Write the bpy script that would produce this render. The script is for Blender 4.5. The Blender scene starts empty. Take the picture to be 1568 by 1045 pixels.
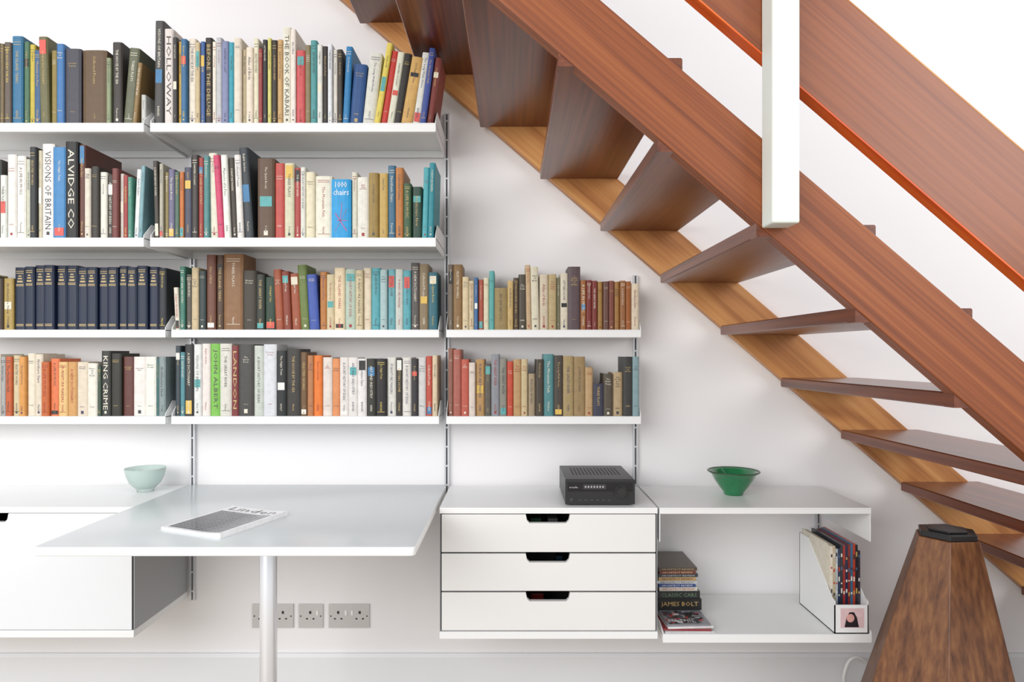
import bpy, bmesh, math, random
from mathutils import Vector
random.seed(7)
S = bpy.context.scene
ZC = 1.20                       # eye height
def Z(r): return ZC + r

def lin(c):
    return c/12.92 if c <= 0.04045 else ((c+0.055)/1.055)**2.4
def hx(h):
    h = h.lstrip('#')
    return tuple(lin(int(h[i:i+2], 16)/255) for i in (0, 2, 4))

# ------------------------------------------------------------ materials
def new_mat(name):
    m = bpy.data.materials.new(name); m.use_nodes = True
    nt = m.node_tree; b = nt.nodes['Principled BSDF']
    return m, nt, b
def plain(name, h, rough=0.5, metal=0.0, noise=0.03, nscale=8.0, bump=0.0, coat=0.0):
    m, nt, b = new_mat(name)
    c = hx(h) if isinstance(h, str) else h
    tc = nt.nodes.new('ShaderNodeTexCoord')
    n = nt.nodes.new('ShaderNodeTexNoise'); n.inputs['Scale'].default_value = nscale
    n.inputs['Detail'].default_value = 4
    nt.links.new(tc.outputs['Object'], n.inputs['Vector'])
    r = nt.nodes.new('ShaderNodeValToRGB')
    r.color_ramp.elements[0].color = tuple(max(0, x*(1-noise)) for x in c)+(1,)
    r.color_ramp.elements[1].color = tuple(min(1, x*(1+noise)) for x in c)+(1,)
    nt.links.new(n.outputs['Fac'], r.inputs['Fac'])
    nt.links.new(r.outputs['Color'], b.inputs['Base Color'])
    b.inputs['Roughness'].default_value = rough
    b.inputs['Metallic'].default_value = metal
    b.inputs['Coat Weight'].default_value = coat
    if bump:
        n2 = nt.nodes.new('ShaderNodeTexNoise'); n2.inputs['Scale'].default_value = 120
        nt.links.new(tc.outputs['Object'], n2.inputs['Vector'])
        bp = nt.nodes.new('ShaderNodeBump'); bp.inputs['Strength'].default_value = bump
        bp.inputs['Distance'].default_value = 0.002
        nt.links.new(n2.outputs['Fac'], bp.inputs['Height'])
        nt.links.new(bp.outputs['Normal'], b.inputs['Normal'])
    return m
def wood(name, dark, mid, light, rotY=0.0, along='X', rough=0.4, fine=70, ring=9, ringmix=0.5, coat=0.1, mult=60, rl=0.9, lo_=0.25, hi_=0.8):
    m, nt, b = new_mat(name)
    N = nt.nodes.new; L = nt.links.new
    tc = N('ShaderNodeTexCoord')
    m1 = N('ShaderNodeMapping'); m1.inputs['Rotation'].default_value = (0, rotY, 0)
    L(tc.outputs['Object'], m1.inputs['Vector'])
    ax = 'XYZ'.index(along)
    m2 = N('ShaderNodeMapping'); sc = [fine]*3; sc[ax] = 1.6
    m2.inputs['Scale'].default_value = sc; L(m1.outputs[0], m2.inputs['Vector'])
    n1 = N('ShaderNodeTexNoise'); n1.inputs['Scale'].default_value = 1; n1.inputs['Detail'].default_value = 5
    L(m2.outputs[0], n1.inputs['Vector'])
    m3 = N('ShaderNodeMapping'); sc = [ring]*3; sc[ax] = rl
    m3.inputs['Scale'].default_value = sc; L(m1.outputs[0], m3.inputs['Vector'])
    n2 = N('ShaderNodeTexNoise'); n2.inputs['Scale'].default_value = 1; n2.inputs['Detail'].default_value = 1
    L(m3.outputs[0], n2.inputs['Vector'])
    mu = N('ShaderNodeMath'); mu.operation = 'MULTIPLY'; mu.inputs[1].default_value = mult
    L(n2.outputs['Fac'], mu.inputs[0])
    si = N('ShaderNodeMath'); si.operation = 'SINE'; L(mu.outputs[0], si.inputs[0])
    ma = N('ShaderNodeMath'); ma.operation = 'MULTIPLY_ADD'; ma.inputs[1].default_value = 0.5; ma.inputs[2].default_value = 0.5
    L(si.outputs[0], ma.inputs[0])
    mx = N('ShaderNodeMix'); mx.data_type = 'FLOAT'; mx.inputs[0].default_value = ringmix
    L(n1.outputs['Fac'], mx.inputs[2]); L(ma.outputs[0], mx.inputs[3])
    r = N('ShaderNodeValToRGB'); e = r.color_ramp.elements
    e[0].position = lo_; e[0].color = hx(dark)+(1,); e[1].position = hi_; e[1].color = hx(light)+(1,)
    x = e.new(0.5); x.color = hx(mid)+(1,)
    L(mx.outputs[0], r.inputs['Fac']); L(r.outputs['Color'], b.inputs['Base Color'])
    b.inputs['Roughness'].default_value = rough; b.inputs['Coat Weight'].default_value = coat
    b.inputs['Coat Roughness'].default_value = 0.25
    bp = N('ShaderNodeBump'); bp.inputs['Strength'].default_value = 0.12; bp.inputs['Distance'].default_value = 0.002
    L(n1.outputs['Fac'], bp.inputs['Height']); L(bp.outputs['Normal'], b.inputs['Normal'])
    return m
def colmat(name, rough=0.5, coat=0.0):
    m, nt, b = new_mat(name)
    N = nt.nodes.new; L = nt.links.new
    a = N('ShaderNodeAttribute'); a.attribute_name = 'Col'
    tc = N('ShaderNodeTexCoord'); n = N('ShaderNodeTexNoise'); n.inputs['Scale'].default_value = 60; n.inputs['Detail'].default_value = 6
    L(tc.outputs['Object'], n.inputs['Vector'])
    mr = N('ShaderNodeMapRange'); mr.inputs['To Min'].default_value = 0.74; mr.inputs['To Max'].default_value = 1.10
    L(n.outputs['Fac'], mr.inputs['Value'])
    vm = N('ShaderNodeVectorMath'); vm.operation = 'SCALE'
    L(a.outputs['Color'], vm.inputs[0]); L(mr.outputs[0], vm.inputs['Scale'])
    L(vm.outputs[0], b.inputs['Base Color'])
    b.inputs['Roughness'].default_value = rough; b.inputs['Coat Weight'].default_value = coat
    return m

SL = math.atan(0.864)
M_wall = plain('wall_paint', (0.875, 0.862, 0.867), 0.75, noise=0.012, nscale=2, bump=0.05)
M_base = plain('skirting_paint', (0.78, 0.79, 0.81), 0.5, noise=0.01)
M_white = plain('white_enamel', (0.85, 0.86, 0.86), 0.35, noise=0.01)
M_offw = plain('offwhite_fronts', (0.80, 0.795, 0.78), 0.4, noise=0.01)
M_coolw = plain('cool_white_front', (0.79, 0.81, 0.835), 0.4, noise=0.01)
M_lam = plain('pale_laminate', (0.68, 0.72, 0.74), 0.22, noise=0.012)
M_grey = plain('grey_enamel_and_shade', (0.36, 0.37, 0.39), 0.45, noise=0.01)  # grey desk fittings; on cabinet sides it is shade painted as colour
M_alu = plain('aluminium', (0.66, 0.67, 0.69), 0.4, 0.45, noise=0.05)
M_railslot = plain('rail_channel', (0.16, 0.16, 0.17), 0.5, 0.3)
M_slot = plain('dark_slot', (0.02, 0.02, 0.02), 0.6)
M_black = plain('black_metal', (0.018, 0.018, 0.02), 0.38, noise=0.1)
M_blackg = plain('black_gloss', (0.008, 0.008, 0.010), 0.12, noise=0.1)
M_chrome = plain('polished_leg', (0.86, 0.88, 0.92), 0.3, 0.6, noise=0.01)
M_plate = plain('brushed_plate', (0.60, 0.59, 0.59), 0.4, 0.45, noise=0.04)
M_str_out = wood('stained_pine_outer', '66300f', '86451d', '9c592a', -SL, 'X', 0.42, 150, 22, 0.12, mult=30, rl=.3)
M_str_in = wood('stained_pine_wall', '9c6230', 'bd8046', 'd09a5c', -SL, 'X', 0.5, 80, 6, 0.3, mult=40, rl=1.3)
M_tread = wood('stained_tread', '4c210f', '693217', '82441f', 0, 'Y', 0.32, 90, 10, 0.12, 0.3, mult=24)
M_board = wood('stained_board', '71361a', '854621', '955229', -SL, 'X', 0.3, 110, 8, 0.1, 0.35, mult=20, rl=.3)
M_edge = wood('lit_orange_underside', 'c0480c', 'dc5c18', 'e8762a', -SL, 'X', 0.4, 60, 5, 0.2)  # warm reflected light on the board's underside, put into the wood colour
M_wal = wood('walnut', '4c2a16', '774a2a', '96663c', 0, 'Z', 0.42, 85, 13, 0.16, mult=20, rl=.6, lo_=.25, hi_=.78)
M_floor = wood('floor_boards', '9c8e7c', 'b0a290', 'c4b6a4', 0, 'X', 0.45, 40, 6, 0.4)
M_book = colmat('book_cloth', 0.5)
M_gloss = colmat('glossy_print', 0.28, 0.2)
M_green = plain('green_glaze', '267a4c', 0.15, noise=0.35, nscale=25, coat=0.5)
M_rim = plain('rim_glaze', '3a4a34', 0.3, noise=0.3, nscale=40)
M_cel = plain('celadon', 'dcebe6', 0.15, noise=0.04, nscale=12)
M_cel.node_tree.nodes['Principled BSDF'].inputs['Transmission Weight'].default_value = 0.45
M_cel.node_tree.nodes['Principled BSDF'].inputs['IOR'].default_value = 1.2
M_post = plain('post_paint', (0.70, 0.75, 0.70), 0.4, noise=0.02)

# ------------------------------------------------------------ mesh builder
class MB:
    def __init__(s): s.v = []; s.f = []; s.m = []; s.c = []
    def add(s, vs, fs, mat=0, col=(1, 1, 1)):
        o = len(s.v); s.v += [tuple(p) for p in vs]
        for f in fs:
            s.f.append([i+o for i in f]); s.m.append(mat); s.c.append(col)
    def box(s, x0, x1, y0, y1, z0, z1, mat=0, col=(1, 1, 1), tf=None):
        vs = [(x, y, z) for x in (x0, x1) for y in (y0, y1) for z in (z0, z1)]
        if tf: vs = [tf(p) for p in vs]
        s.add(vs, [(0, 1, 3, 2), (4, 6, 7, 5), (0, 4, 5, 1), (2, 3, 7, 6), (0, 2, 6, 4), (1, 5, 7, 3)], mat, col)
    def prism(s, poly, a0, a1, axis='y', mat=0, col=(1, 1, 1), tf=None):
        n = len(poly)
        mk = {'y': lambda p, a: (p[0], a, p[1]), 'z': lambda p, a: (p[0], p[1], a), 'x': lambda p, a: (a, p[0], p[1])}[axis]
        vs = [mk(p, a0) for p in poly]+[mk(p, a1) for p in poly]
        if tf: vs = [tf(p) for p in vs]
        fs = [tuple(range(n)), tuple(range(2*n-1, n-1, -1))]+[(i, (i+1) % n, n+(i+1) % n, n+i) for i in range(n)]
        s.add(vs, fs, mat, col)
    def lathe(s, prof, cx, cy, n=48, mat=0, col=(1, 1, 1), close=True, z0=0):
        vs = []; fs = []
        for r, z in prof:
            for k in range(n):
                a = 2*math.pi*k/n; vs.append((cx+r*math.cos(a), cy+r*math.sin(a), z0+z))
        for j in range(len(prof)-1):
            for k in range(n):
                k2 = (k+1) % n; fs.append((j*n+k, j*n+k2, (j+1)*n+k2, (j+1)*n+k))
        if close:
            fs.append(tuple(range(n))); e = (len(prof)-1)*n; fs.append(tuple(range(e, e+n)))
        s.add(vs, fs, mat, col)
    def cyl_y(s, cx, cz, r, y0, y1, n=24, mat=0, col=(1, 1, 1)):
        s.prism([(cx+r*math.cos(2*math.pi*k/n), cz+r*math.sin(2*math.pi*k/n)) for k in range(n)], y0, y1, 'y', mat, col)
    def build(s, name, mats, bevel=0.0, parent=None, smooth=False, seg=2):
        me = bpy.data.meshes.new(name); me.from_pydata(s.v, [], s.f)
        for m in mats: me.materials.append(m)
        for p, mi in zip(me.polygons, s.m): p.material_index = mi
        at = me.color_attributes.new('Col', 'FLOAT_COLOR', 'CORNER')
        data = []
        for p, c in zip(me.polygons, s.c):
            for _ in p.loop_indices: data += [c[0], c[1], c[2], 1.0]
        at.data.foreach_set('color', data)
        bm = bmesh.new(); bm.from_mesh(me)
        bmesh.ops.recalc_face_normals(bm, faces=bm.faces); bm.to_mesh(me); bm.free()
        if smooth:
            for p in me.polygons: p.use_smooth = True
        ob = bpy.data.objects.new(name, me); S.collection.objects.link(ob)
        if bevel:
            md = ob.modifiers.new('bevel', 'BEVEL'); md.width = bevel; md.segments = seg
            md.limit_method = 'ANGLE'; md.angle_limit = math.radians(40)
        if smooth:
            try:
                bpy.context.view_layer.objects.active = ob; ob.select_set(True)
                bpy.ops.object.shade_auto_smooth(angle=math.radians(40)); ob.select_set(False)
            except Exception: pass
        if parent: ob.parent = parent
        return ob

# text helper
_fc = bpy.data.curves.new('tmp_font', 'FONT'); _fo = bpy.data.objects.new('tmp_font', _fc)
S.collection.objects.link(_fo); _fc.resolution_u = 1
_cache = {}
def text_geo(t):
    if t in _cache: return _cache[t]
    _fc.body = t; bpy.context.view_layer.update()
    dg = bpy.context.evaluated_depsgraph_get(); ev = _fo.evaluated_get(dg); me = ev.to_mesh()
    vs = [(v.co.x, v.co.y) for v in me.vertices]; fs = [tuple(p.vertices) for p in me.polygons]
    ev.to_mesh_clear()
    if vs:
        x0 = min(v[0] for v in vs); x1 = max(v[0] for v in vs); y0 = min(v[1] for v in vs); y1 = max(v[1] for v in vs)
        vs = [(v[0]-x0, v[1]-y0) for v in vs]; r = (vs, fs, x1-x0, y1-y0)
    else: r = ([], [], 1, 1)
    _cache[t] = r; return r
def put_text(mb, t, origin, ex, ey, length, height, mat=0, col=(0, 0, 0)):
    vs, fs, w, h = text_geo(t)
    sx = length/w; sy = height/h
    o = Vector(origin); ex = Vector(ex); ey = Vector(ey)
    mb.add([o+ex*(v[0]*sx)+ey*(v[1]*sy) for v in vs], fs, mat, col)

# ------------------------------------------------------------ room
r = MB(); r.box(-4.2, 4.2, 0, 0.12, 0, 3.6); r.build('wall_back', [M_wall])
r = MB()
for i in range(34):
    y1 = -i*0.14; r.box(-4.2, 4.2, y1-0.138, y1, -0.05, 0.0)
r.build('floor', [M_floor])
r = MB(); r.prism([(0, 0), (-0.016, 0), (-0.016, 0.118), (-0.010, 0.130), (0, 0.130)], -4.2, 4.2, 'x')
r.build('baseboard_back', [M_base])

# ------------------------------------------------------------ support rails
def rail(x, z0, z1):
    m = MB()
    m.box(x-0.009, x+0.009, -0.004, 0, z0, z1, 0)
    m.box(x-0.009, x-0.003, -0.014, -0.004, z0, z1, 0)
    m.box(x+0.003, x+0.009, -0.014, -0.004, z0, z1, 0)
    m.box(x-0.003, x+0.003, -0.0055, -0.004, z0+.001, z1-.001, 1)
    z = z0+0.03
    while z < z1-0.02:
        m.box(x-0.0035, x+0.0035, -0.0125, -0.004, z, z+0.006, 0); z += 0.0685
    m.build('shelf_support_rail', [M_alu, M_railslot])
rail(-1.1415, Z(-.88), Z(.93)); rail(-.2330, Z(-.50), Z(.862)); rail(.4410, Z(-.50), Z(.283)); rail(1.0945, Z(-.64), Z(-.492))
rail(-2.05, Z(-.88), Z(.93))

# ------------------------------------------------------------ shelves
def shelf(x0, x1, depth, ztop, lip=0.028, up=0.05, down=0.0):
    m = MB(); yb = -0.015; yf = -depth
    m.box(x0, x1, yf, yb, ztop-0.004, ztop)                 # plate
    m.box(x0, x1, yf, yf+0.003, ztop-lip, ztop-0.004)         # front lip
    m.box(x0, x1, yb-0.003, yb, ztop-lip, ztop-0.004)         # back lip
    m.box(x0, x1, yf+0.003, yf+0.016, ztop-lip, ztop-lip+0.002)
    for xa in (x0, x1-0.0025):
        if up:
            m.prism([(yb, ztop-lip), (yf+0.002, ztop-lip), (yf+0.002, ztop+0.008), (yf+0.05, ztop+up), (yb, ztop+up)], xa, xa+0.0025, 'x')
        if down:
            m.box(xa, xa+0.0025, yf+0.002, yb, ztop-down, ztop-0.004)
    return m.build('book_shelf', [M_white], 0.0008)
T1, T2, T3, T4 = Z(.730), Z(.368), Z(.083), Z(-.208)
for zt in (T1, T2):
    shelf(-2.05, -1.160, 0.30, zt); shelf(-1.140, -.2400, 0.30, zt)
for zt in (T3, T4):
    shelf(-2.05, -1.163, 0.16, zt, 0.026); shelf(-1.143, -.2450, 0.16, zt, 0.026); shelf(-.2210, .4330, 0.16, zt, 0.026)
s1 = shelf(.4520, 1.1000, 0.36, Z(-.470), 0.019, 0, 0.105); s1.name = 'side_shelf'
s2 = shelf(.4620, 1.1020, 0.36, Z(-.858), 0.026, 0.02, 0); s2.name = 'side_shelf'

# ------------------------------------------------------------ books
TITLES = ['THE HOUSE BY THE SEA', 'Modern Design', 'A SHORT HISTORY OF IDEAS', 'Collected Poems', 'LIVING IN THE CITY', 'The Long Walk Home', 'ART AND INDUSTRY',
 'English Gardens', 'PAINTERS OF LIGHT', 'Old English Tales', 'A WINTER JOURNEY', 'London Lives', 'THE GREAT RIVER', 'Essays and Reviews', 'LETTERS HOME', 'The Night Train', 'VISIONS OF BRITAIN',
 'The Quiet Room', 'FURNITURE MAKERS', 'Pottery Today', 'A LIFE IN MUSIC', 'The Mountain Path', 'A NEW DICTIONARY', 'Atlas of Birds', 'SELECTED WORKS', 'Northern Stars', 'THREE PLAYS', 'Memoirs of a Poet', 'THE ISLAND YEARS', 'Architecture Now']
AUTH = ['Marsh', 'HOLT', 'Penrose', 'E. Lang', 'BARNES', 'Whitlow', 'KERR', 'J. Fell', 'Orme', 'STAINES']
def book_row(entries, yb, s, front, zt, maxdepth, aged=0.08):
    m = MB()
    for e in entries:
        x0, x1, yt, col = e[:4]; lean = e[4] if len(e) > 4 else 0; title = e[5] if len(e) > 5 else None
        X0 = (x0-784)/s+0.0004; X1 = (x1-784)/s-0.0004; H = (yb-yt)/s; W = X1-X0
        c = hx(col); tan = hx('8f7a5c'); k = random.uniform(0, aged*2) if title not in ('CHAIRS', 'SET') else 0
        c = tuple(a*(1-k)+b*k for a, b in zip(c, tan))
        lum = 0.3*c[0]+0.6*c[1]+0.1*c[2]
        c = tuple(min(1, x*random.uniform(.95, 1.03)) for x in c)
        f = -(front+random.uniform(-0.007, 0.006)); D = min(maxdepth-0.004, max(0.10, H*0.68)); bk = f+D
        bk = min(bk, -0.02)
        if lean:
            a = math.atan2(lean/s, H); ca, sa = math.cos(a), math.sin(a); px = X1 if lean > 0 else X0
            def tf(p, px=px, ca=ca, sa=sa):
                dx = p[0]-px; dz = p[2]-zt
                return (px+dx*ca+dz*sa, p[1], zt+dz*ca-dx*sa)
            H2 = H/ca*0.995
        else:
            tf = lambda p: p
            H2 = H
        t = min(0.0022, W*0.18); rr = min(0.004, W*0.2)
        out = [(X0, bk), (X0, f+rr), (X0+W*.14, f+rr*.25), (X0+W*.32, f), (X1-W*.32, f), (X1-W*.14, f+rr*.25), (X1, f+rr), (X1, bk)]
        inn = [(X0+t, bk), (X0+t, f+rr+t), (X0+W*.2, f+t+.001), (X0+W*.33, f+t+.001), (X1-W*.33, f+t+.001), (X1-W*.2, f+t+.001), (X1-t, f+rr+t), (X1-t, bk)]
        n = 8; zb = zt+0.0003; ztp = zt+H2
        vs = [(p[0], p[1], zb) for p in out]+[(p[0], p[1], ztp) for p in out]+[(p[0], p[1], zb) for p in inn]+[(p[0], p[1], ztp) for p in inn]
        fs = []
        for i in range(n-1):
            fs += [(i, i+1, n+i+1, n+i), (2*n+i, 3*n+i, 3*n+i+1, 2*n+i+1), (i, 2*n+i, 2*n+i+1, i+1), (n+i, n+i+1, 3*n+i+1, 3*n+i)]
        fs += [(0, n, 3*n, 2*n), (n-1, 3*n-1, 4*n-1, 2*n-1)]
        m.add([tf(v) for v in vs], fs, 0, c)
        pg = random.choice([(.75, .68, .54), (.82, .78, .68), (.66, .56, .40)])
        m.box(X0+t, X1-t, f+rr+t+.0005, bk-.003, zb+.001, ztp-.003, 0, pg, tf)
        ink = (0.80, 0.75, 0.62) if lum < 0.22 else random.choice([(.05, .05, .055), (.05, .05, .12), (.35, .03, .03), (.08, .07, .06)])
        if lum < 0.14 and random.random() < .5: ink = (.58, .42, .17)
        if lum < 0.14 and ink[0] > .7 and random.random() < .3: ink = (.72, .55, .12)
        y = f-0.0005; xm0 = X0+W*.2; xm1 = X1-W*.2
        def quad(a, b, z0, z1, cc, yy=y):
            m.add([tf(p) for p in ((a, yy, z0), (b, yy, z0), (b, yy, z1), (a, yy, z1))], [(0, 1, 2, 3)], 0, cc)
        st = random.random()
        if title == 'SET':
            g = (.60, .45, .2)
            for q in (.06, .08, .70, .72, .90, .93): quad(X0+W*.16, X1-W*.16, zt+H2*q, zt+H2*q+.0022, g)
            quad(X0+W*.25, X1-W*.25, zt+H2*.76, zt+H2*.785, g); quad(X0+W*.3, X1-W*.3, zt+H2*.81, zt+H2*.83, g)
            quad(X0+W*.36, X1-W*.36, zt+H2*.85, zt+H2*.87, g)
            continue
        if title == 'CHAIRS':
            for w_, zz, ww in (('1000', .86, .6), ('chairs', .73, .8)):
                vs2, fs2, tw, th = text_geo(w_)
                m.add([tf(((X0+X1)/2-W*ww/2+v[0]*W*ww/tw, y, zt+H2*zz+v[1]*H2*.10/th)) for v in vs2], fs2, 0, (.9, .9, .9))
            for (a0, b0, a1, b1) in ((.2, .12, .8, .5), (.8, .12, .2, .42), (.45, .3, .55, .6), (.3, .3, .8, .3)):
                A = Vector((X0+W*a0, y, zt+H2*b0)); B = Vector((X0+W*a1, y, zt+H2*b1)); q = Vector((.001, 0, .001))
                m.add([A-q, A+q, B+q, B-q], [(0, 1, 2, 3)], 0, (.5, .12, .3))
            continue
        if st < .28 and not title:
            band = random.choice([(.7, .1, .08), (.8, .75, .6), (.05, .2, .4), (.02, .02, .02), (.75, .5, .1), (.1, .4, .4), (.85, .85, .8)])
            h0 = random.choice([.03, .70, .8, .4]); quad(X0+W*.14, X1-W*.14, zt+H2*h0, zt+H2*(h0+random.uniform(.06, .2)), band, y+.0002)
        elif st < .5 and not title:
            for q in (.07, .90, .93): quad(xm0-W*.05, xm1+W*.05, zt+H2*q, zt+H2*q+.0014, ink)
        if W > 0.012 and random.random() < .4: quad(X0+W*.38, X1-W*.38, zt+H2*.04, zt+H2*.04+W*.28, ink)
        tt = title or random.choice(TITLES)
        if W > 0.0075:
            zs = zt+H2*(.92 if title else random.uniform(.82, .93))
            vs2, fs2, tw, th = text_geo(tt)
            if title: hh = W*.5; ln = H2*.82
            else:
                hh = min(.0085, W*random.uniform(.24, .46)); ln = min(H2*.66, hh*tw/th*random.uniform(.8, 1.15)); 
            xc = (X0+X1)/2-hh/2
            if st > .66 and W > .016 and not title:
                z = zs
                for w in tt.split()[:5]:
                    vs2, fs2, tw, th = text_geo(w); wl = min(W*.62, .0042*len(w)); hh2 = min(0.0055, wl/tw*th)
                    z -= hh2*1.5
                    m.add([tf(((X0+X1)/2-wl/2+v[0]*wl/tw, y, z+v[1]*hh2/th)) for v in vs2], fs2, 0, ink)
                w = random.choice(AUTH); vs2, fs2, tw, th = text_geo(w); wl = min(.014, W*.55); hh2 = min(.005, wl/tw*th)
                m.add([tf(((X0+X1)/2-wl/2+v[0]*wl/tw, y, zt+H2*.16+v[1]*hh2/th)) for v in vs2], fs2, 0, ink)
            else:
                m.add([tf((xc+v[1]*hh/th, y, zs-v[0]*ln/tw)) for v in vs2], fs2, 0, ink)
                rem = (zs-ln)-(zt+H2*.08)
                if not title and rem > .03:
                    vs2, fs2, tw, th = text_geo(random.choice(AUTH)); h3 = hh*.75; l3 = min(rem-.008, h3*tw/th)
                    z3 = zt+H2*.08+l3
                    m.add([tf(((X0+X1)/2-h3/2+v[1]*h3/th, y, z3-v[0]*l3/tw)) for v in vs2], fs2, 0, ink)
    m.build('row_of_books', [M_book])

R = book_row
TL = [(-58,-40,70,'2a3a5a'),(-40,-26,60,'8a2a2a'),(-26,-12,66,'c8b890'),(-12,0,60,'3a3a38'),(0,6,62,'6b5a3a'),(6,17,60,'5a5248'),(17,34,50,'2c7096'),(34,43,58,'2b6b52'),(43,52,62,'c9b53a'),(52,63,72,'2b5a8a'),(63,77,52,'66673f',-3),(77,87,72,'8c7a3a'),(87,99,63,'2b74b4'),
 (99,124,70,'1c2c48'),(126,163,72,'5e452a'),(164,171,85,'8a9a7a'),(172,187,60,'1b1b20'),(187,203,68,'5e6450',10),(203,210,92,'8a7040',9),(215,222.5,140,'c9c9c4')]
TR = [(235,249,28,'3a3d40',2),(251,265,41,'e8e6e0',0,'HOLLOWAY'),(265,272,55,'26262c'),(272,278,60,'c8a24a'),(278,287,58,'2a6a9a'),(287,299,55,'e9e2cf'),(299,306,62,'c8b890'),(306,313,60,'305fa0'),(313,324,54,'17171a',0,'BEFORE THE DELUGE'),(324,330,60,'f0ece0'),(330,339,54,'c4ccd0'),(339,350,60,'858bb0'),(350,358,62,'3aa0b0'),(358,370,56,'e8e0d0'),(370,377,72,'b8a888'),(377,388,70,'f2ead0'),(388,396,56,'efe6c8'),(396,402,72,'9a3a3a'),(402,409,58,'20242a'),(409,415,55,'d9d07a'),(415,424,58,'3a3026'),(424,432,57,'d8b070'),(432,445,38,'ece4d2',0,'THE BOOK OF KABARI'),(445,453,42,'efe6dc'),(453,467,74,'d0545a'),(467,476,66,'8a7a5a'),(476,486,60,'4f9a9a'),(486,494,66,'e9e9e4'),(494,502,68,'1d1d20'),(502,509,65,'e4e8ea'),(509,516,72,'e7e4d8'),(516,524,72,'171a20'),(524,534,68,'2a7fb8',6),(534,554,95,'1f4f86',8),
 (554,573,77,'ebe8dc',12),(573,582,64,'eadc60',20),(582,592,75,'c8302a',18),(592,603,77,'e6e2d4',17),(603,614,80,'1c1c1e',17),(614,631,86,'d0a860',17),(631,643,78,'e9e9e4',16),(643,652,72,'2a4a9a',15),(652,662,85,'7a1f24',14)]
R(TL,186,482.8,.285,T1,.26); R(TR,188,482.8,.285,T1,.26)
ML = [(-58,-40,250,'2a3a5a'),(-40,-24,240,'e8e6de'),(-24,-10,266,'a02830'),(-10,0,240,'3a3a38'),(0,10,265,'e8e6de'),(10,24,233,'ece8dc'),(24,38,235,'f0ede4'),(38,46,240,'c8ccb8'),(46,56,222,'22262a'),(56,62,226,'d0c8b0'),(62,81,216,'f0eee8',0,'VISIONS OF BRITAIN'),(81,101,222,'2b83c0'),(101,120,214,'0e0e10',0,'ALVIDGE CO'),(120,130,218,'5a2a24'),(130,140,255,'e4dccc'),(140,152,252,'1a1a1c'),(152,163,260,'e8e4d8'),(163,172,265,'2a2a2c'),(172,182,255,'6a2428'),(182,188,262,'d8d4c4'),(188,196,265,'a02830'),(196,203,268,'3a8a7a'),(203,211,255,'e0e4e8',5),(211,217,250,'7aa8b0',5)]
MR = [(238,245,245,'1f2226',-3),(245,251,250,'b8b0a0'),(251,258,262,'8a7a4a'),(258,268,258,'66668a'),(268,275,262,'3a6a5a'),(275,282,262,'c07030'),(282,294,255,'2a3a5a'),(294,304,236,'242428'),(304,312,240,'a03030'),(312,321,238,'3a8a8a'),(321,334,232,'e8e0d0',-3),(334,344,236,'d0366a',-8),(344,354,236,'ecece8',-6),(354,364,240,'1a1a1c',-6),(364,374,236,'e8e8e4',-5),(374,388,224,'26343c',-9),(394,420,241,'5a412e'),(420,435,248,'c04a42'),(435,450,248,'dcd4bc'),(450,460,255,'b03038'),(460,468,255,'ece8e0'),(468,482,262,'e8dcc0'),(482,508,268,'ece6d6'),(508,538,274,'1f9fd8',0,'CHAIRS'),(538,547,262,'e8e2d0'),(547,565,270,'ece8dc'),(565,580,264,'a08040'),(580,594,264,'c9a85a'),(594,606,252,'2a6a8a'),(606,618,256,'c07a3a'),(618,630,280,'2f5a3a'),(630,646,284,'2a4a3a'),(646,655,255,'3ab0b8',3),(655,664,248,'2a8a9a',3)]
R(ML,362,482.8,.285,T2,.26); R(MR,364,482.8,.285,T2,.26)
BL = [(-60,-44,424,'8a4a28'),(-44,-28,415,'c8b070'),(-28,-12,420,'1c2c48'),(-12,4,424,'3a2a20'),(4,19,424,'b09a50')]
xs = [20,37,52,68,84,100,117,133,149,165,181,195,210,226,241]
for a, b_ in zip(xs[:-1], xs[1:]): BL.append((a,b_,405+random.choice([0,1,2,-1]),'14233e',0,'SET'))
BL += [(241.5,253.5,408,'141c28')]
BR = [(269,276,440,'e8e0d0',-3),(276,284,408,'3a7a6a'),(284,294,420,'4a4a42'),(294,305,410,'c8b890'),(305,316,415,'2a3a3a'),(316,330,390,'6a3426'),(330,341,390,'4a3020'),(341,371,388,'8a6038'),(371,392,414,'14140f'),(392,405,420,'1f2a24'),(405,422,424,'1a3a2a'),(422,434,412,'a04a2a',-4),(434,446,415,'8a3a28',-4),(446,460,418,'a05030',-4),(460,474,405,'6a7a3a',-6),(474,489,420,'2f55b0',-5),(489,500,416,'c07a3a'),(500,512,420,'d8c8a0'),(512,528,410,'e8d8b0'),(528,545,412,'b8c8b8'),(545,556,414,'d8c8a0'),(556,568,410,'e8dcc0'),(568,582,410,'4aa8b8'),(582,593,413,'a8c8c8'),(593,605,412,'6ab0b8'),(605,617,412,'cfd8d0'),(617,629,414,'58a8b0'),(629,642,402,'4a4a4a'),(642,656,404,'8a7a5a'),(656,670,417,'2a6a7a')]
BX = [(686,694,405,'6b5f52'),(694,708,405,'8a6a3a'),(708,718,424,'e0d0a8'),(718,726,430,'d8cca8'),(726,732,425,'3a6aa0'),(732,740,428,'c04a3a'),(740,749,425,'e8dcc0'),(749,757,415,'5aa8a8'),(757,777,441,'9a8450'),(777,786,430,'c8b070'),(786,794,425,'4a3a2a'),(794,806,420,'2a2a2a'),(806,814,405,'d8b890',-2),(814,826,408,'e8e0cc',-2),(826,840,420,'d8d0b8'),(840,852,420,'b8a878'),(852,858,425,'707058'),(858,870,418,'e8e0c8'),(870,889,408,'3a2a48')]
x = 889
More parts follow.
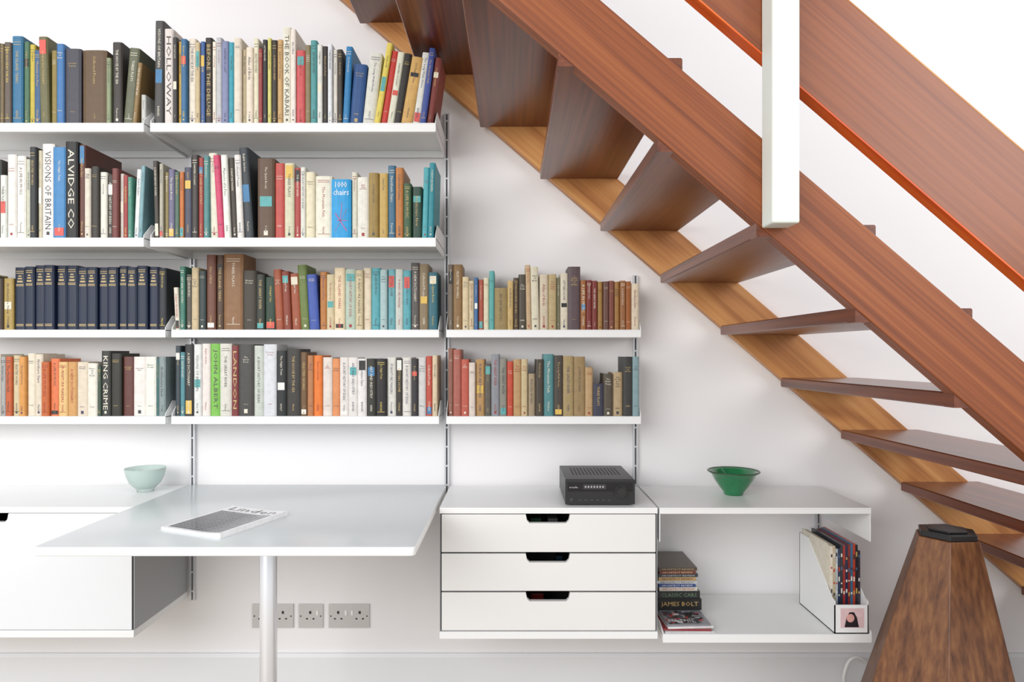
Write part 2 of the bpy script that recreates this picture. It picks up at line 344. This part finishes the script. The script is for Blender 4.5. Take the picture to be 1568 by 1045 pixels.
for i in range(9):
    BX.append((x,x+8.6,430+random.choice([0,1,-1]),random.choice(['8a4a28','6a2a1c','a0602c','7a2a28','5a2430','b08040']),0)); x += 8.6
BX.append((x,979,434,'e8dcc0'))
R(BL,503,454.5,.150,T3,.12); R(BR,505,454.5,.150,T3,.12); R(BX,505,454.5,.150,T3,.12,.15)
CL = [(-60,-40,545,'d8c8a8'),(-40,-22,550,'2a4a3a'),(-22,0,541,'e8dccc'),(0,8,545,'a8b0b0'),(8,18,545,'c05a2a'),(18,30,543,'d8c8a8'),(30,40,545,'e09a4a'),(40,52,540,'ece4d4'),(52,64,541,'e8dccc'),(64,76,553,'c0602a'),(76,90,548,'e07a4a'),(90,104,553,'e8c080'),(104,118,553,'d0a060'),(118,135,553,'ece0c8'),(135,150,555,'e8e4da'),(150,156,560,'2a4a3a'),(156,170,536,'10242a',0,'KING CRIME'),(170,186,540,'20241f'),(186,203,545,'5a2028'),(203,222,545,'e8e6e0'),(222,238,545,'efece6'),(238,243,548,'3a6a6a'),(243,253.5,545,'8a9a9a')]
CR = [(267,275,530,'1a3a4a'),(275,283,540,'3a8a9a'),(283,296,528,'22262a'),(296,308,528,'e8ece8'),(308,321,527,'efe9e0'),(321,336,527,'7ac050',0,'JOHN ALBERT'),(336,354,527,'e0dcd8'),(354,365,530,'7a2a30',0,'LANDON'),(365,388,528,'30343a'),(388,403,530,'c8ccc8'),(403,423,528,'dfe6e8'),(423,438,538,'141c20'),(438,460,535,'1a2024'),(460,470,540,'6a4a2a'),(470,480,545,'b87a4a'),(480,493,545,'e87a2a'),(493,508,548,'e8e4dc'),(508,520,550,'e0905a'),(520,534,548,'ece8e0'),(534,548,548,'f0ece4'),(548,562,550,'efece6'),(562,576,550,'1c2420'),(576,592,550,'1a1a1e'),(592,606,548,'e8e8e4'),(606,616,550,'1a1e24'),(616,630,548,'e8e4d8'),(630,640,550,'2a2a30'),(640,652,548,'d8d8d8'),(652,662,546,'c04a3a'),(662,670,545,'ddc6a8')]
CX = [(686,694,536,'8a5a4a'),(694,706,538,'b05a50'),(706,718,553,'c84a42'),(718,728,558,'e8e0d0'),(728,742,553,'b8925a'),(742,752,560,'4a4a48'),(752,765,545,'8a98a8'),(765,776,552,'8a8a88'),(776,786,556,'c8402a'),(786,798,553,'b89868'),(798,808,553,'d8c8a0'),(808,820,575,'b0a080'),(820,832,553,'2a2a28'),(832,848,545,'3a8a98'),(848,862,547,'1a1f28'),(862,878,548,'b0986a'),(878,896,549,'a08858'),(896,908,565,'c8a878'),(908,924,590,'24304a'),(924,938,575,'3a3a34'),(938,954,573,'c0a880'),(954,968,549,'2a2f32'),(968,979,549,'8ab0bc')]
R(CL,636,454.5,.150,T4,.12); R(CR,638,454.5,.150,T4,.12); R(CX,640,454.5,.150,T4,.12,.15)

# ------------------------------------------------------------ drawer cabinet
def drawer_unit(x0, x1, ztop, zbot, drawers, notch_x):
    m = MB(); yf = -0.360; yb = -0.016
    m.box(x0, x1, yf, yb, ztop-0.018, ztop, 0)
    m.box(x0, x1, yf, yb, zbot, zbot+0.022, 0)
    for a in (x0, x1-0.003): m.box(a, a+0.003, yf+0.004, yb, zbot+0.022, ztop-0.018, 2)  # side panels: their shade is put into the grey
    m.box(x0+.003, x1-.003, yb-0.004, yb, zbot+0.022, ztop-0.018, 0)
    for (za, zb) in drawers:
        xa, xb = x0+0.0065, x1-0.0065; nw = 0.068; nd = 0.027
        poly = [(xa, zb), (xb, zb), (xb, za), (notch_x+nw, za), (notch_x+nw-0.004, za-nd*.7), (notch_x+nw-.012, za-nd),
                (notch_x-nw+.012, za-nd), (notch_x-nw+0.004, za-nd*.7), (notch_x-nw, za), (xa, za)]
        m.prism(poly, yf, yf+0.018, 'y', 1)
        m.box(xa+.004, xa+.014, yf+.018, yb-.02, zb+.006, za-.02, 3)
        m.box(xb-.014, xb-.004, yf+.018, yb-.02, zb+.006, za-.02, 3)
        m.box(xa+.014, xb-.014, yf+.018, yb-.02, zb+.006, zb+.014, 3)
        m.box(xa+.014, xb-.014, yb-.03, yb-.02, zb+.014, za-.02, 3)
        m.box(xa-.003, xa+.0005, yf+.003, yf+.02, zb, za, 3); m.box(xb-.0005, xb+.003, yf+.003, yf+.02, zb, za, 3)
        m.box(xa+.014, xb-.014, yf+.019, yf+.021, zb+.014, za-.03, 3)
    for i in range(len(drawers)):
        za = drawers[i][0]
        zt = za+0.003
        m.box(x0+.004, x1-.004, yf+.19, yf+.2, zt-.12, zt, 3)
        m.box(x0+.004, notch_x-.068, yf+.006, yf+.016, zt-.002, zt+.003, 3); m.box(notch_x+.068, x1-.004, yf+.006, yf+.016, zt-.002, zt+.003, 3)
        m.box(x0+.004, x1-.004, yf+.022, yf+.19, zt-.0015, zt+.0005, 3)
    return m
m = drawer_unit(-.2220, .4460, Z(-.470), Z(-.872), [(Z(-.4905), Z(-.606)), (Z(-.611), Z(-.725)), (Z(-.730), Z(-.846))], .110)
for (xx, w, zz, c) in ((.075, .035, -.522, '2a4a3a'), (.13, .03, -.522, '5a5a58'), (.15, .02, -.642, '1a2a3a'), (.08, .04, -.762, '601818')):
    m.box(xx-w/2, xx+w/2, -.28, -.22, Z(zz-.05), Z(zz), 4, hx(c))
m.build('drawer_cabinet', [M_white, M_offw, M_grey, M_slot, M_gloss], 0.0008)
m = drawer_unit(-2.06, -1.158, Z(-.468), Z(-.868), [(Z(-.4875), Z(-.844))], -1.61)
m.build('wall_cabinet', [M_white, M_coolw, M_grey, M_slot], 0.0008)

# ------------------------------------------------------------ desk
m = MB()
def rrect(x0, x1, y0, y1, r, n=5):
    pts = []
    for cx, cy, a0 in ((x1-r, y1-r, 0), (x0+r, y1-r, 90), (x0+r, y0+r, 180), (x1-r, y0+r, 270)):
        for k in range(n+1):
            a = math.radians(a0+90*k/n); pts.append((cx+r*math.cos(a), cy+r*math.sin(a)))
    return pts
m.prism(rrect(-1.155, -.2345, -.805, -.016, .012), Z(-.487), Z(-.465), 'z', 0)
m.prism(rrect(-1.156, -.2335, -.806, -.0155, .012), Z(-.4860), Z(-.4655), 'z', 1)
m.box(-1.10, -.29, -.12, -.02, Z(-.505), Z(-.487), 2)
lx, ly = -.653, -.62
m.lathe([(.0225, .02), (.0225, ZC-.490)], lx, ly, 32, 3)
m.lathe([(.05, ZC-.496), (.05, ZC-.487)], lx, ly, 32, 2)
m.lathe([(.032, 0), (.032, .012), (.024, .02)], lx, ly, 32, 2)
m.build('desk', [M_lam, M_white, M_grey, M_chrome], 0.001, smooth=True)

# ------------------------------------------------------------ staircase
st = bpy.data.objects.new('staircase', None); S.collection.objects.link(st)
XK = lambda k: -.113+.2124*k
ZB = lambda k: .8024-.1835*k
lo = lambda X: .7348-.864*X
Xs = -1.45
hw = .238
m = MB()
Xb = (.7348+1.2)/.864
m.prism([(Xs, Z(lo(Xs))), (Xb, 0.0), (Xb+hw, 0.0), (Xs, Z(lo(Xs-hw)))], -.046, -.006, 'y')
m.build('stringer_wall_side', [M_str_in], 0.002, st)
up = lambda X: .922-.855*X
m = MB()
m.prism([(Xs, Z(lo(Xs))), (Xb, 0.0), ((.922+1.2)/.855, 0.0), (Xs, Z(up(Xs)))], -.988, -.948, 'y')
m.build('stringer_outer', [M_str_out], 0.002, st)
m = MB()
for k in range(-6, 11):
    x0 = XK(k); zb = Z(ZB(k)); W = .275
    m.prism([(x0, zb+.003), (x0+.003, zb), (x0+W-.003, zb), (x0+W, zb+.003), (x0+W, zb+.030), (x0+W-.003, zb+.033), (x0+.003, zb+.033), (x0, zb+.030)], -.950, -.040, 'y')
    m.prism([(x0, zb), (x0+.05, zb), (x0+.05, zb+.030), (x0, zb+.030)], -.985, -.950, 'y')
m.build('treads', [M_tread], 0, st)
m = MB()
bl = lambda X: .7616-.86*(X-.398)
bu = lambda X: .7616-.86*(X-.7195)
Xa, Xc = -.75, 1.95
poly = [(Xa, Z(bl(Xa))), (Xc, Z(bl(Xc))), (Xc, Z(bu(Xc))), (Xa, Z(bu(Xa)))]
m.prism(poly, -.987, -.952, 'y', 0)
n = 0.0006
m.prism([(Xa-.001, Z(bl(Xa-.001))-n), (Xc, Z(bl(Xc))-n), (Xc, Z(bl(Xc))+.004), (Xa, Z(bl(Xa))+.004)], -.9875, -.9515, 'y', 1)  # underside strip, brighter orange with the reflected light painted in
m.prism([(Xa, Z(bu(Xa))-.003), (Xc, Z(bu(Xc))-.003), (Xc, Z(bu(Xc))+.001), (Xa, Z(bu(Xa))+.001)], -.9875, -.9515, 'y', 2)
m.build('balustrade_board', [M_board, M_edge, M_str_in], 0, st)
m = MB()
m.box(.534, .591, -1.050, -.9885, Z(.270), Z(1.75))
m.box(1.80, 1.857, -1.050, -.9885, 0, Z(-.30))
m.box(1.80, 1.857, -.9885, -.952, Z(-.62), Z(-.55))
m.build('newel_posts', [M_post], 0.004, st)

# ------------------------------------------------------------ amplifier
m = MB(); zt = Z(-.470); x0, x1, yf, yb = .166, .380, -.334, -.065; h = .081
for a in (x0+.02, x1-.02):
    for b_ in (yf+.03, yb-.03): m.lathe([(.011, 0), (.011, .006)], a, b_, 16, 0, z0=zt+.0002)
m.box(x0, x1, yf+.010, yb, zt+.006, zt+h, 0)
m.box(x0-.001, x1+.001, yf, yf+.010, zt+.005, zt+h-.001, 0)
m.box(x0+.006, x1-.006, yf-.0008, yf, zt+h*.55, zt+h*.90, 1)
m.cyl_y(x1-.043, zt+h*.55, .0165, yf-.016, yf, 28, 0); m.cyl_y(x1-.043, zt+h*.55, .0185, yf-.002, yf, 28, 4); m.cyl_y(x1-.043, zt+h*.55, .0125, yf-.018, yf-.016, 28, 2)
for i in range(6): m.box(x0+.040+i*.018, x0+.050+i*.018, yf-.002, yf, zt+.016, zt+.021, 4)
m.cyl_y(x0+.018, zt+.02, .006, yf-.003, yf, 16, 4)
m.box(x0+.055, x0+.125, yf-.0012, yf, zt+h*.64, zt+h*.82, 4)
for i in range(7): m.box(x0+.060+i*.009, x0+.064+i*.009, yf-.0016, yf-.0012, zt+h*.70, zt+h*.76, 3)
for i in range(14): m.box(x0+.03+i*.0115, x0+.035+i*.0115, yf+.09, yb-.05, zt+h, zt+h+.0003, 2)
put_text(m, 'arcadia', (x0+.012, yf-.0012, zt+h*.68), (1, 0, 0), (0, 0, 1), .026, .006, 3, (1, 1, 1))
M_dk = plain('dark_grey_trim', (0.06, 0.06, 0.065), 0.3, 0.3)
m.build('stereo_amplifier', [M_black, M_blackg, M_slot, M_plate, M_dk], 0.001)

# ------------------------------------------------------------ bowls
m = MB()
m.lathe([(.030, 0), (.032, .004), (.034, .010), (.050, .030), (.064, .052), (.073, .070), (.084, .076), (.085, .079), (.082, .080), (.070, .074), (.060, .053), (.046, .032), (.028, .014), (.001, .012)], .743, -.160, 56, 0, z0=Z(-.470)+.0002)
m.lathe([(.0835, .0765), (.0858, .0785), (.0835, .0808), (.079, .0795)], .743, -.160, 56, 1, z0=Z(-.470), close=False)
m.build('green_bowl', [M_green, M_rim], smooth=True)
m = MB()
m.lathe([(.026, 0), (.027, .008), (.030, .010), (.048, .028), (.059, .052), (.065, .078), (.0640, .080), (.062, .079), (.056, .053), (.045, .031), (.028, .015), (.001, .013)], -1.254, -.115, 56, 0, z0=Z(-.468)+.0002)
m.build('celadon_bowl', [M_cel], smooth=True)

# ------------------------------------------------------------ magazine on desk
m = MB()
o = Vector((-.929, -.642, 0)); ex = Vector((.195, -.091, 0)); ey = Vector((.088, .251, 0)); zd = Z(-.465)+.0003
def P(u, v, zz): 
    z = zd+zz+(.006*max(0, u-.6)**2*6 if zz > .001 else 0)
    q = o+ex*u+ey*v; return (q.x, q.y, z)
def slab(u0, u1, v0, v1, z0, z1, mat, col, n=8):
    vs = []; fs = []
    for i in range(n+1):
        u = u0+(u1-u0)*i/n
        vs += [P(u, v0, z0), P(u, v1, z0), P(u, v1, z1), P(u, v0, z1)]
    for i in range(n):
        a = 4*i; b_ = a+4
        for k in range(4): fs.append((a+k, a+(k+1) % 4, b_+(k+1) % 4, b_+k))
    fs += [(0, 1, 2, 3), (4*n, 4*n+1, 4*n+2, 4*n+3)]
    m.add(vs, fs, mat, col)
slab(0, 1, 0, 1, 0, .007, 0, hx('ffffff')); slab(0, 1, 0, 1, .0071, .0078, 0, hx('fafafc'))
slab(.06, .95, .04, .78, .0079, .0082, 0, hx('a4a4ac'))
for i in range(12):
    for j in range(15):
        base = 8+j*4+max(0, i-7)*14
        g = min(225, base+random.choice([-8, 0, 0, 10, 30]))/255; g = max(.02, g)
        slab(.07+i*.0730, .07+i*.0730+.060, .055+j*.048, .055+j*.048+.034, .0083, .0084, 0, (lin(g), lin(g), lin(g+.02)), 1)
vs, fs, w, h = text_geo('Linden')
m.add([P(.10+v[0]/w*.82, .83+v[1]/h*.13, .0083) for v in vs], fs, 0, (.02, .02, .025))
m.build('magazine', [M_gloss])

# ------------------------------------------------------------ magazine file with magazines
m = MB(); x0, x1 = .990, 1.094; zb = Z(-.858)+.0003
prof = [(-.355, zb), (-.100, zb), (-.100, zb+.245), (-.165, zb+.245), (-.335, zb+.105), (-.355, zb+.100)]
m.prism(prof, x0, x0+.003, 'x', 0); m.prism(prof, x1-.003, x1, 'x', 0)
m.box(x0, x1, -.103, -.100, zb, zb+.245, 0); m.box(x0, x1, -.355, -.352, zb, zb+.088, 0); m.box(x0, x1, -.355, -.1, zb, zb+.003, 0)
m.box(x0+.018, x1-.014, -.3560, -.355, zb+.018, zb+.078, 1, hx('e8c8cc'))
m.prism([(x0+.030, zb+.020), (x1-.03, zb+.020), (x1-.036, zb+.05), (x1-.045, zb+.066), (x0+.045, zb+.066), (x0+.036, zb+.05)], -.3564, -.356, 'y', 1, hx('26222a'))
m.prism([(x0+.048+.012*math.cos(a*math.pi/6), zb+.048+.013*math.sin(a*math.pi/6)) for a in range(12)], -.3568, -.3564, 'y', 1, hx('e0a8a0'))
x = x0+.006
for c in ['e8e0d0', 'c8b89a', 'b8c0c4', '2a3a5a', '30343a', 'a03030', '1a2a4a', '8a2a28', '3a6a8a', 'b84030', '22262a', '3a3040']:
    w = .0072; z1 = zb+.255+random.uniform(-.012, .012)
    m.box(x, x+w, -.315, -.108, zb+.004, z1, 1, hx(c))
    for q in range(4):
        h0 = zb+.10+q*.038+random.uniform(0, .012)
        m.box(x+.0015, x+w-.0015, -.3155, -.315, h0, h0+random.uniform(.004, .016), 1, hx(random.choice(['e8e4d8', 'c04030', 'c8a860', '303030', '4a6a8a'])))
    x += w+.0006
m.box(x0+.0032, x0+.0055, -.300, -.112, zb+.05, zb+.262, 1, hx('ddd6c4'))
m.build('magazine_file', [M_white, M_gloss])

# ------------------------------------------------------------ stack of books and magazines
m = MB(); zb = Z(-.858)+.0003
def flat(x0, x1, y0, y1, z0, z1, c, ang=0, label=None):
    cx, cy = (x0+x1)/2, (y0+y1)/2; ca, sa = math.cos(ang), math.sin(ang)
    tf = lambda p: (cx+(p[0]-cx)*ca-(p[1]-cy)*sa, cy+(p[0]-cx)*sa+(p[1]-cy)*ca, p[2])
    t = min(.0025, (z1-z0)*.2)
    m.box(x0, x1, y0, y1, z0, z0+t, 0, hx(c), tf); m.box(x0, x1, y0, y1, z1-t, z1, 0, hx(c), tf)
    m.box(x0+.002, x1-.002, y0+.003, y1-.002, z0+t, z1-t, 0, (.75, .72, .66), tf)
    m.box(x0, x1, y0, y0+.003, z0+t, z1-t, 0, hx(c), tf)
    if label:
        vs, fs, w, h = text_geo(label[0]); H = (z1-z0)*.5
        m.add([tf((x0+(x1-x0)*(.08+.84*v[0]/w), y0-.0006, z0+(z1-z0)*.25+v[1]/h*H)) for v in vs], fs, 0, hx(label[1]))
    return tf
z = zb
for i, (c, a) in enumerate([('c8c8c8', .02), ('903038', -.05), ('e8e8e8', .06), ('8a8a90', .02)]):
    tf = flat(.468+.003*i, .622-.003*i, -.352+.004*i, -.110, z, z+.0055, c, a); z += .0056
for i in range(110):
    u = random.uniform(.480, .590); v = random.uniform(-.335, -.24)
    w_ = random.uniform(.006, .022); h_ = random.uniform(.004, .016)
    g = random.choice(['1c1c20', '3a3a40', '8a8a8e', 'c0303a', '26262a', '50505a', 'd8d8d8', '101014'])
    m.box(u, u+w_, v, v+h_, z+.0001+i*.000004, z+.0004+i*.000004, 0, hx(g), tf)
put_text(m, 'MATHIS', (.490, -.322, z+.0010), (1, 0.02, 0), (0, 1, 0), .08, .018, 0, (.85, .85, .85))
z += .0012
flat(.474, .618, -.225, -.030, z, z+.036, '1c1c1c', .0, ('JAMES BOLT', 'c8a86a')); z += .0363
flat(.474, .612, -.222, -.032, z, z+.024, '202428', .02, ('CLASSIC CARS', '6a8a6a')); z += .0243
for c, t, l in [('d8d4c8', .012, 'c04030'), ('2a4a8a', .011, 'e8e8e8'), ('c8ccd0', .009, '303030'), ('c0a070', .012, '502020'), ('38404a', .010, 'd0d0d0'), ('7a3a30', .010, 'e0d0a0'), ('58483a', .010, 'c0b090')]:
    flat(.474+random.uniform(0, .006), .604+random.uniform(-.008, .004), -.220, -.034, z, z+t, c, random.uniform(-.03, .03), ('ARCHITECT REVIEW', l)); z += t+.0003
m.build('stack_of_books', [M_gloss])

# ------------------------------------------------------------ wall sockets
def socket(x0, x1, doubles):
    m = MB(); z0, z1 = Z(-.980), Z(-.895)
    m.box(x0, x1, -.007, 0, z0, z1, 0)
    for cx in doubles:
        zc = (z0+z1)/2
        m.box(cx-.004, cx+.004, -.0076, -.007, zc+.008, zc+.018, 1)
        m.box(cx-.015, cx-.008, -.0076, -.007, zc-.012, zc-.007, 1); m.box(cx+.008, cx+.015, -.0076, -.007, zc-.012, zc-.007, 1)
        m.box(cx+.022 if len(doubles) == 1 else (cx+.024 if cx < (x0+x1)/2 else cx-.031), (cx+.029 if len(doubles) == 1 else (cx+.031 if cx < (x0+x1)/2 else cx-.024)), -.010, -.007, zc+.004, zc+.020, 2)
    for a in (x0+.008, x1-.008): m.cyl_y(a, (z0+z1)/2, .0025, -.0082, -.007, 12, 1)
    m.build('wall_socket', [M_plate, M_slot, M_white], 0.0015)
socket(-.930, -.783, [-.893, -.820]); socket(-.764, -.677, [-.722]); socket(-.656, -.511, [-.622, -.545])

# ------------------------------------------------------------ walnut pedestal
m = MB(); cx, cy = 1.268, -.46
def ring(r, z, rot=.06, n=6, dx=0): return [(cx+dx+r*math.cos(rot+2*math.pi*k/n), cy+r*math.sin(rot+2*math.pi*k/n), z) for k in range(n)]
r0 = ring(.275, 0.0, dx=-.032); r1 = ring(.086, Z(-.528))
n = 6; vs = r0+r1
m.add(vs, [tuple(range(n))]+[(i, (i+1) % n, n+(i+1) % n, n+i) for i in range(n)]+[tuple(range(2*n-1, n-1, -1))], 0)
m.prism([(p[0], p[1]) for p in ring(.080, 0)], Z(-.528), Z(-.512), 'z', 1)
m.prism([(p[0], p[1]) for p in ring(.055, 0)], Z(-.512), Z(-.506), 'z', 1)
m.build('wooden_pedestal', [M_wal, M_black], 0.002)

# cable beside pedestal
cu = bpy.data.curves.new('power_cable', 'CURVE'); cu.dimensions = '3D'; cu.bevel_depth = .006; cu.bevel_resolution = 3
sp = cu.splines.new('NURBS'); pts = [(1.26, -.03, .007), (1.20, -.05, .012), (1.15, -.075, .05), (1.152, -.085, .10), (1.166, -.09, .15), (1.21, -.09, .16), (1.26, -.06, .08), (1.30, -.05, .007)]
sp.points.add(len(pts)-1)
for p, q in zip(sp.points, pts): p.co = (*q, 1)
sp.use_endpoint_u = True; cu.materials.append(M_white)
co = bpy.data.objects.new('power_cable', cu); S.collection.objects.link(co)

bpy.data.objects.remove(_fo); bpy.data.curves.remove(_fc)

# ------------------------------------------------------------ lights
w = bpy.data.worlds.new('sky'); S.world = w; w.use_nodes = True
bg = w.node_tree.nodes['Background']; bg.inputs[0].default_value = (0.95, 0.97, 1.0, 1); bg.inputs[1].default_value = 1.0
def area(name, loc, target, sx, sy, e, col):
    l = bpy.data.lights.new(name, 'AREA'); l.shape = 'RECTANGLE'; l.size = sx; l.size_y = sy; l.energy = e; l.color = col
    o_ = bpy.data.objects.new(name, l); S.collection.objects.link(o_); o_.location = loc
    o_.rotation_euler = (Vector(target)-Vector(loc)).to_track_quat('-Z', 'Y').to_euler()
area('window_light', (-2.6, -4.2, 2.4), (-.3, 0, 1.1), 3.6, 2.4, 125, (1, .985, .97))
area('window_light', (3.2, -3.0, 2.7), (1.0, 0, 1.2), 2.8, 2.0, 52, (1, .975, .96))

c = bpy.data.cameras.new('camera'); co = bpy.data.objects.new('camera', c); S.collection.objects.link(co)
co.location = (0, -2.45, ZC); co.rotation_euler = (math.radians(90), 0, 0)
c.lens = 24; c.sensor_width = 36; c.shift_y = 20.5/1568; c.clip_start = .05
S.camera = co
try:
    S.view_settings.view_transform = 'Standard'; S.view_settings.look = 'None'; S.view_settings.exposure = 0
except Exception: pass
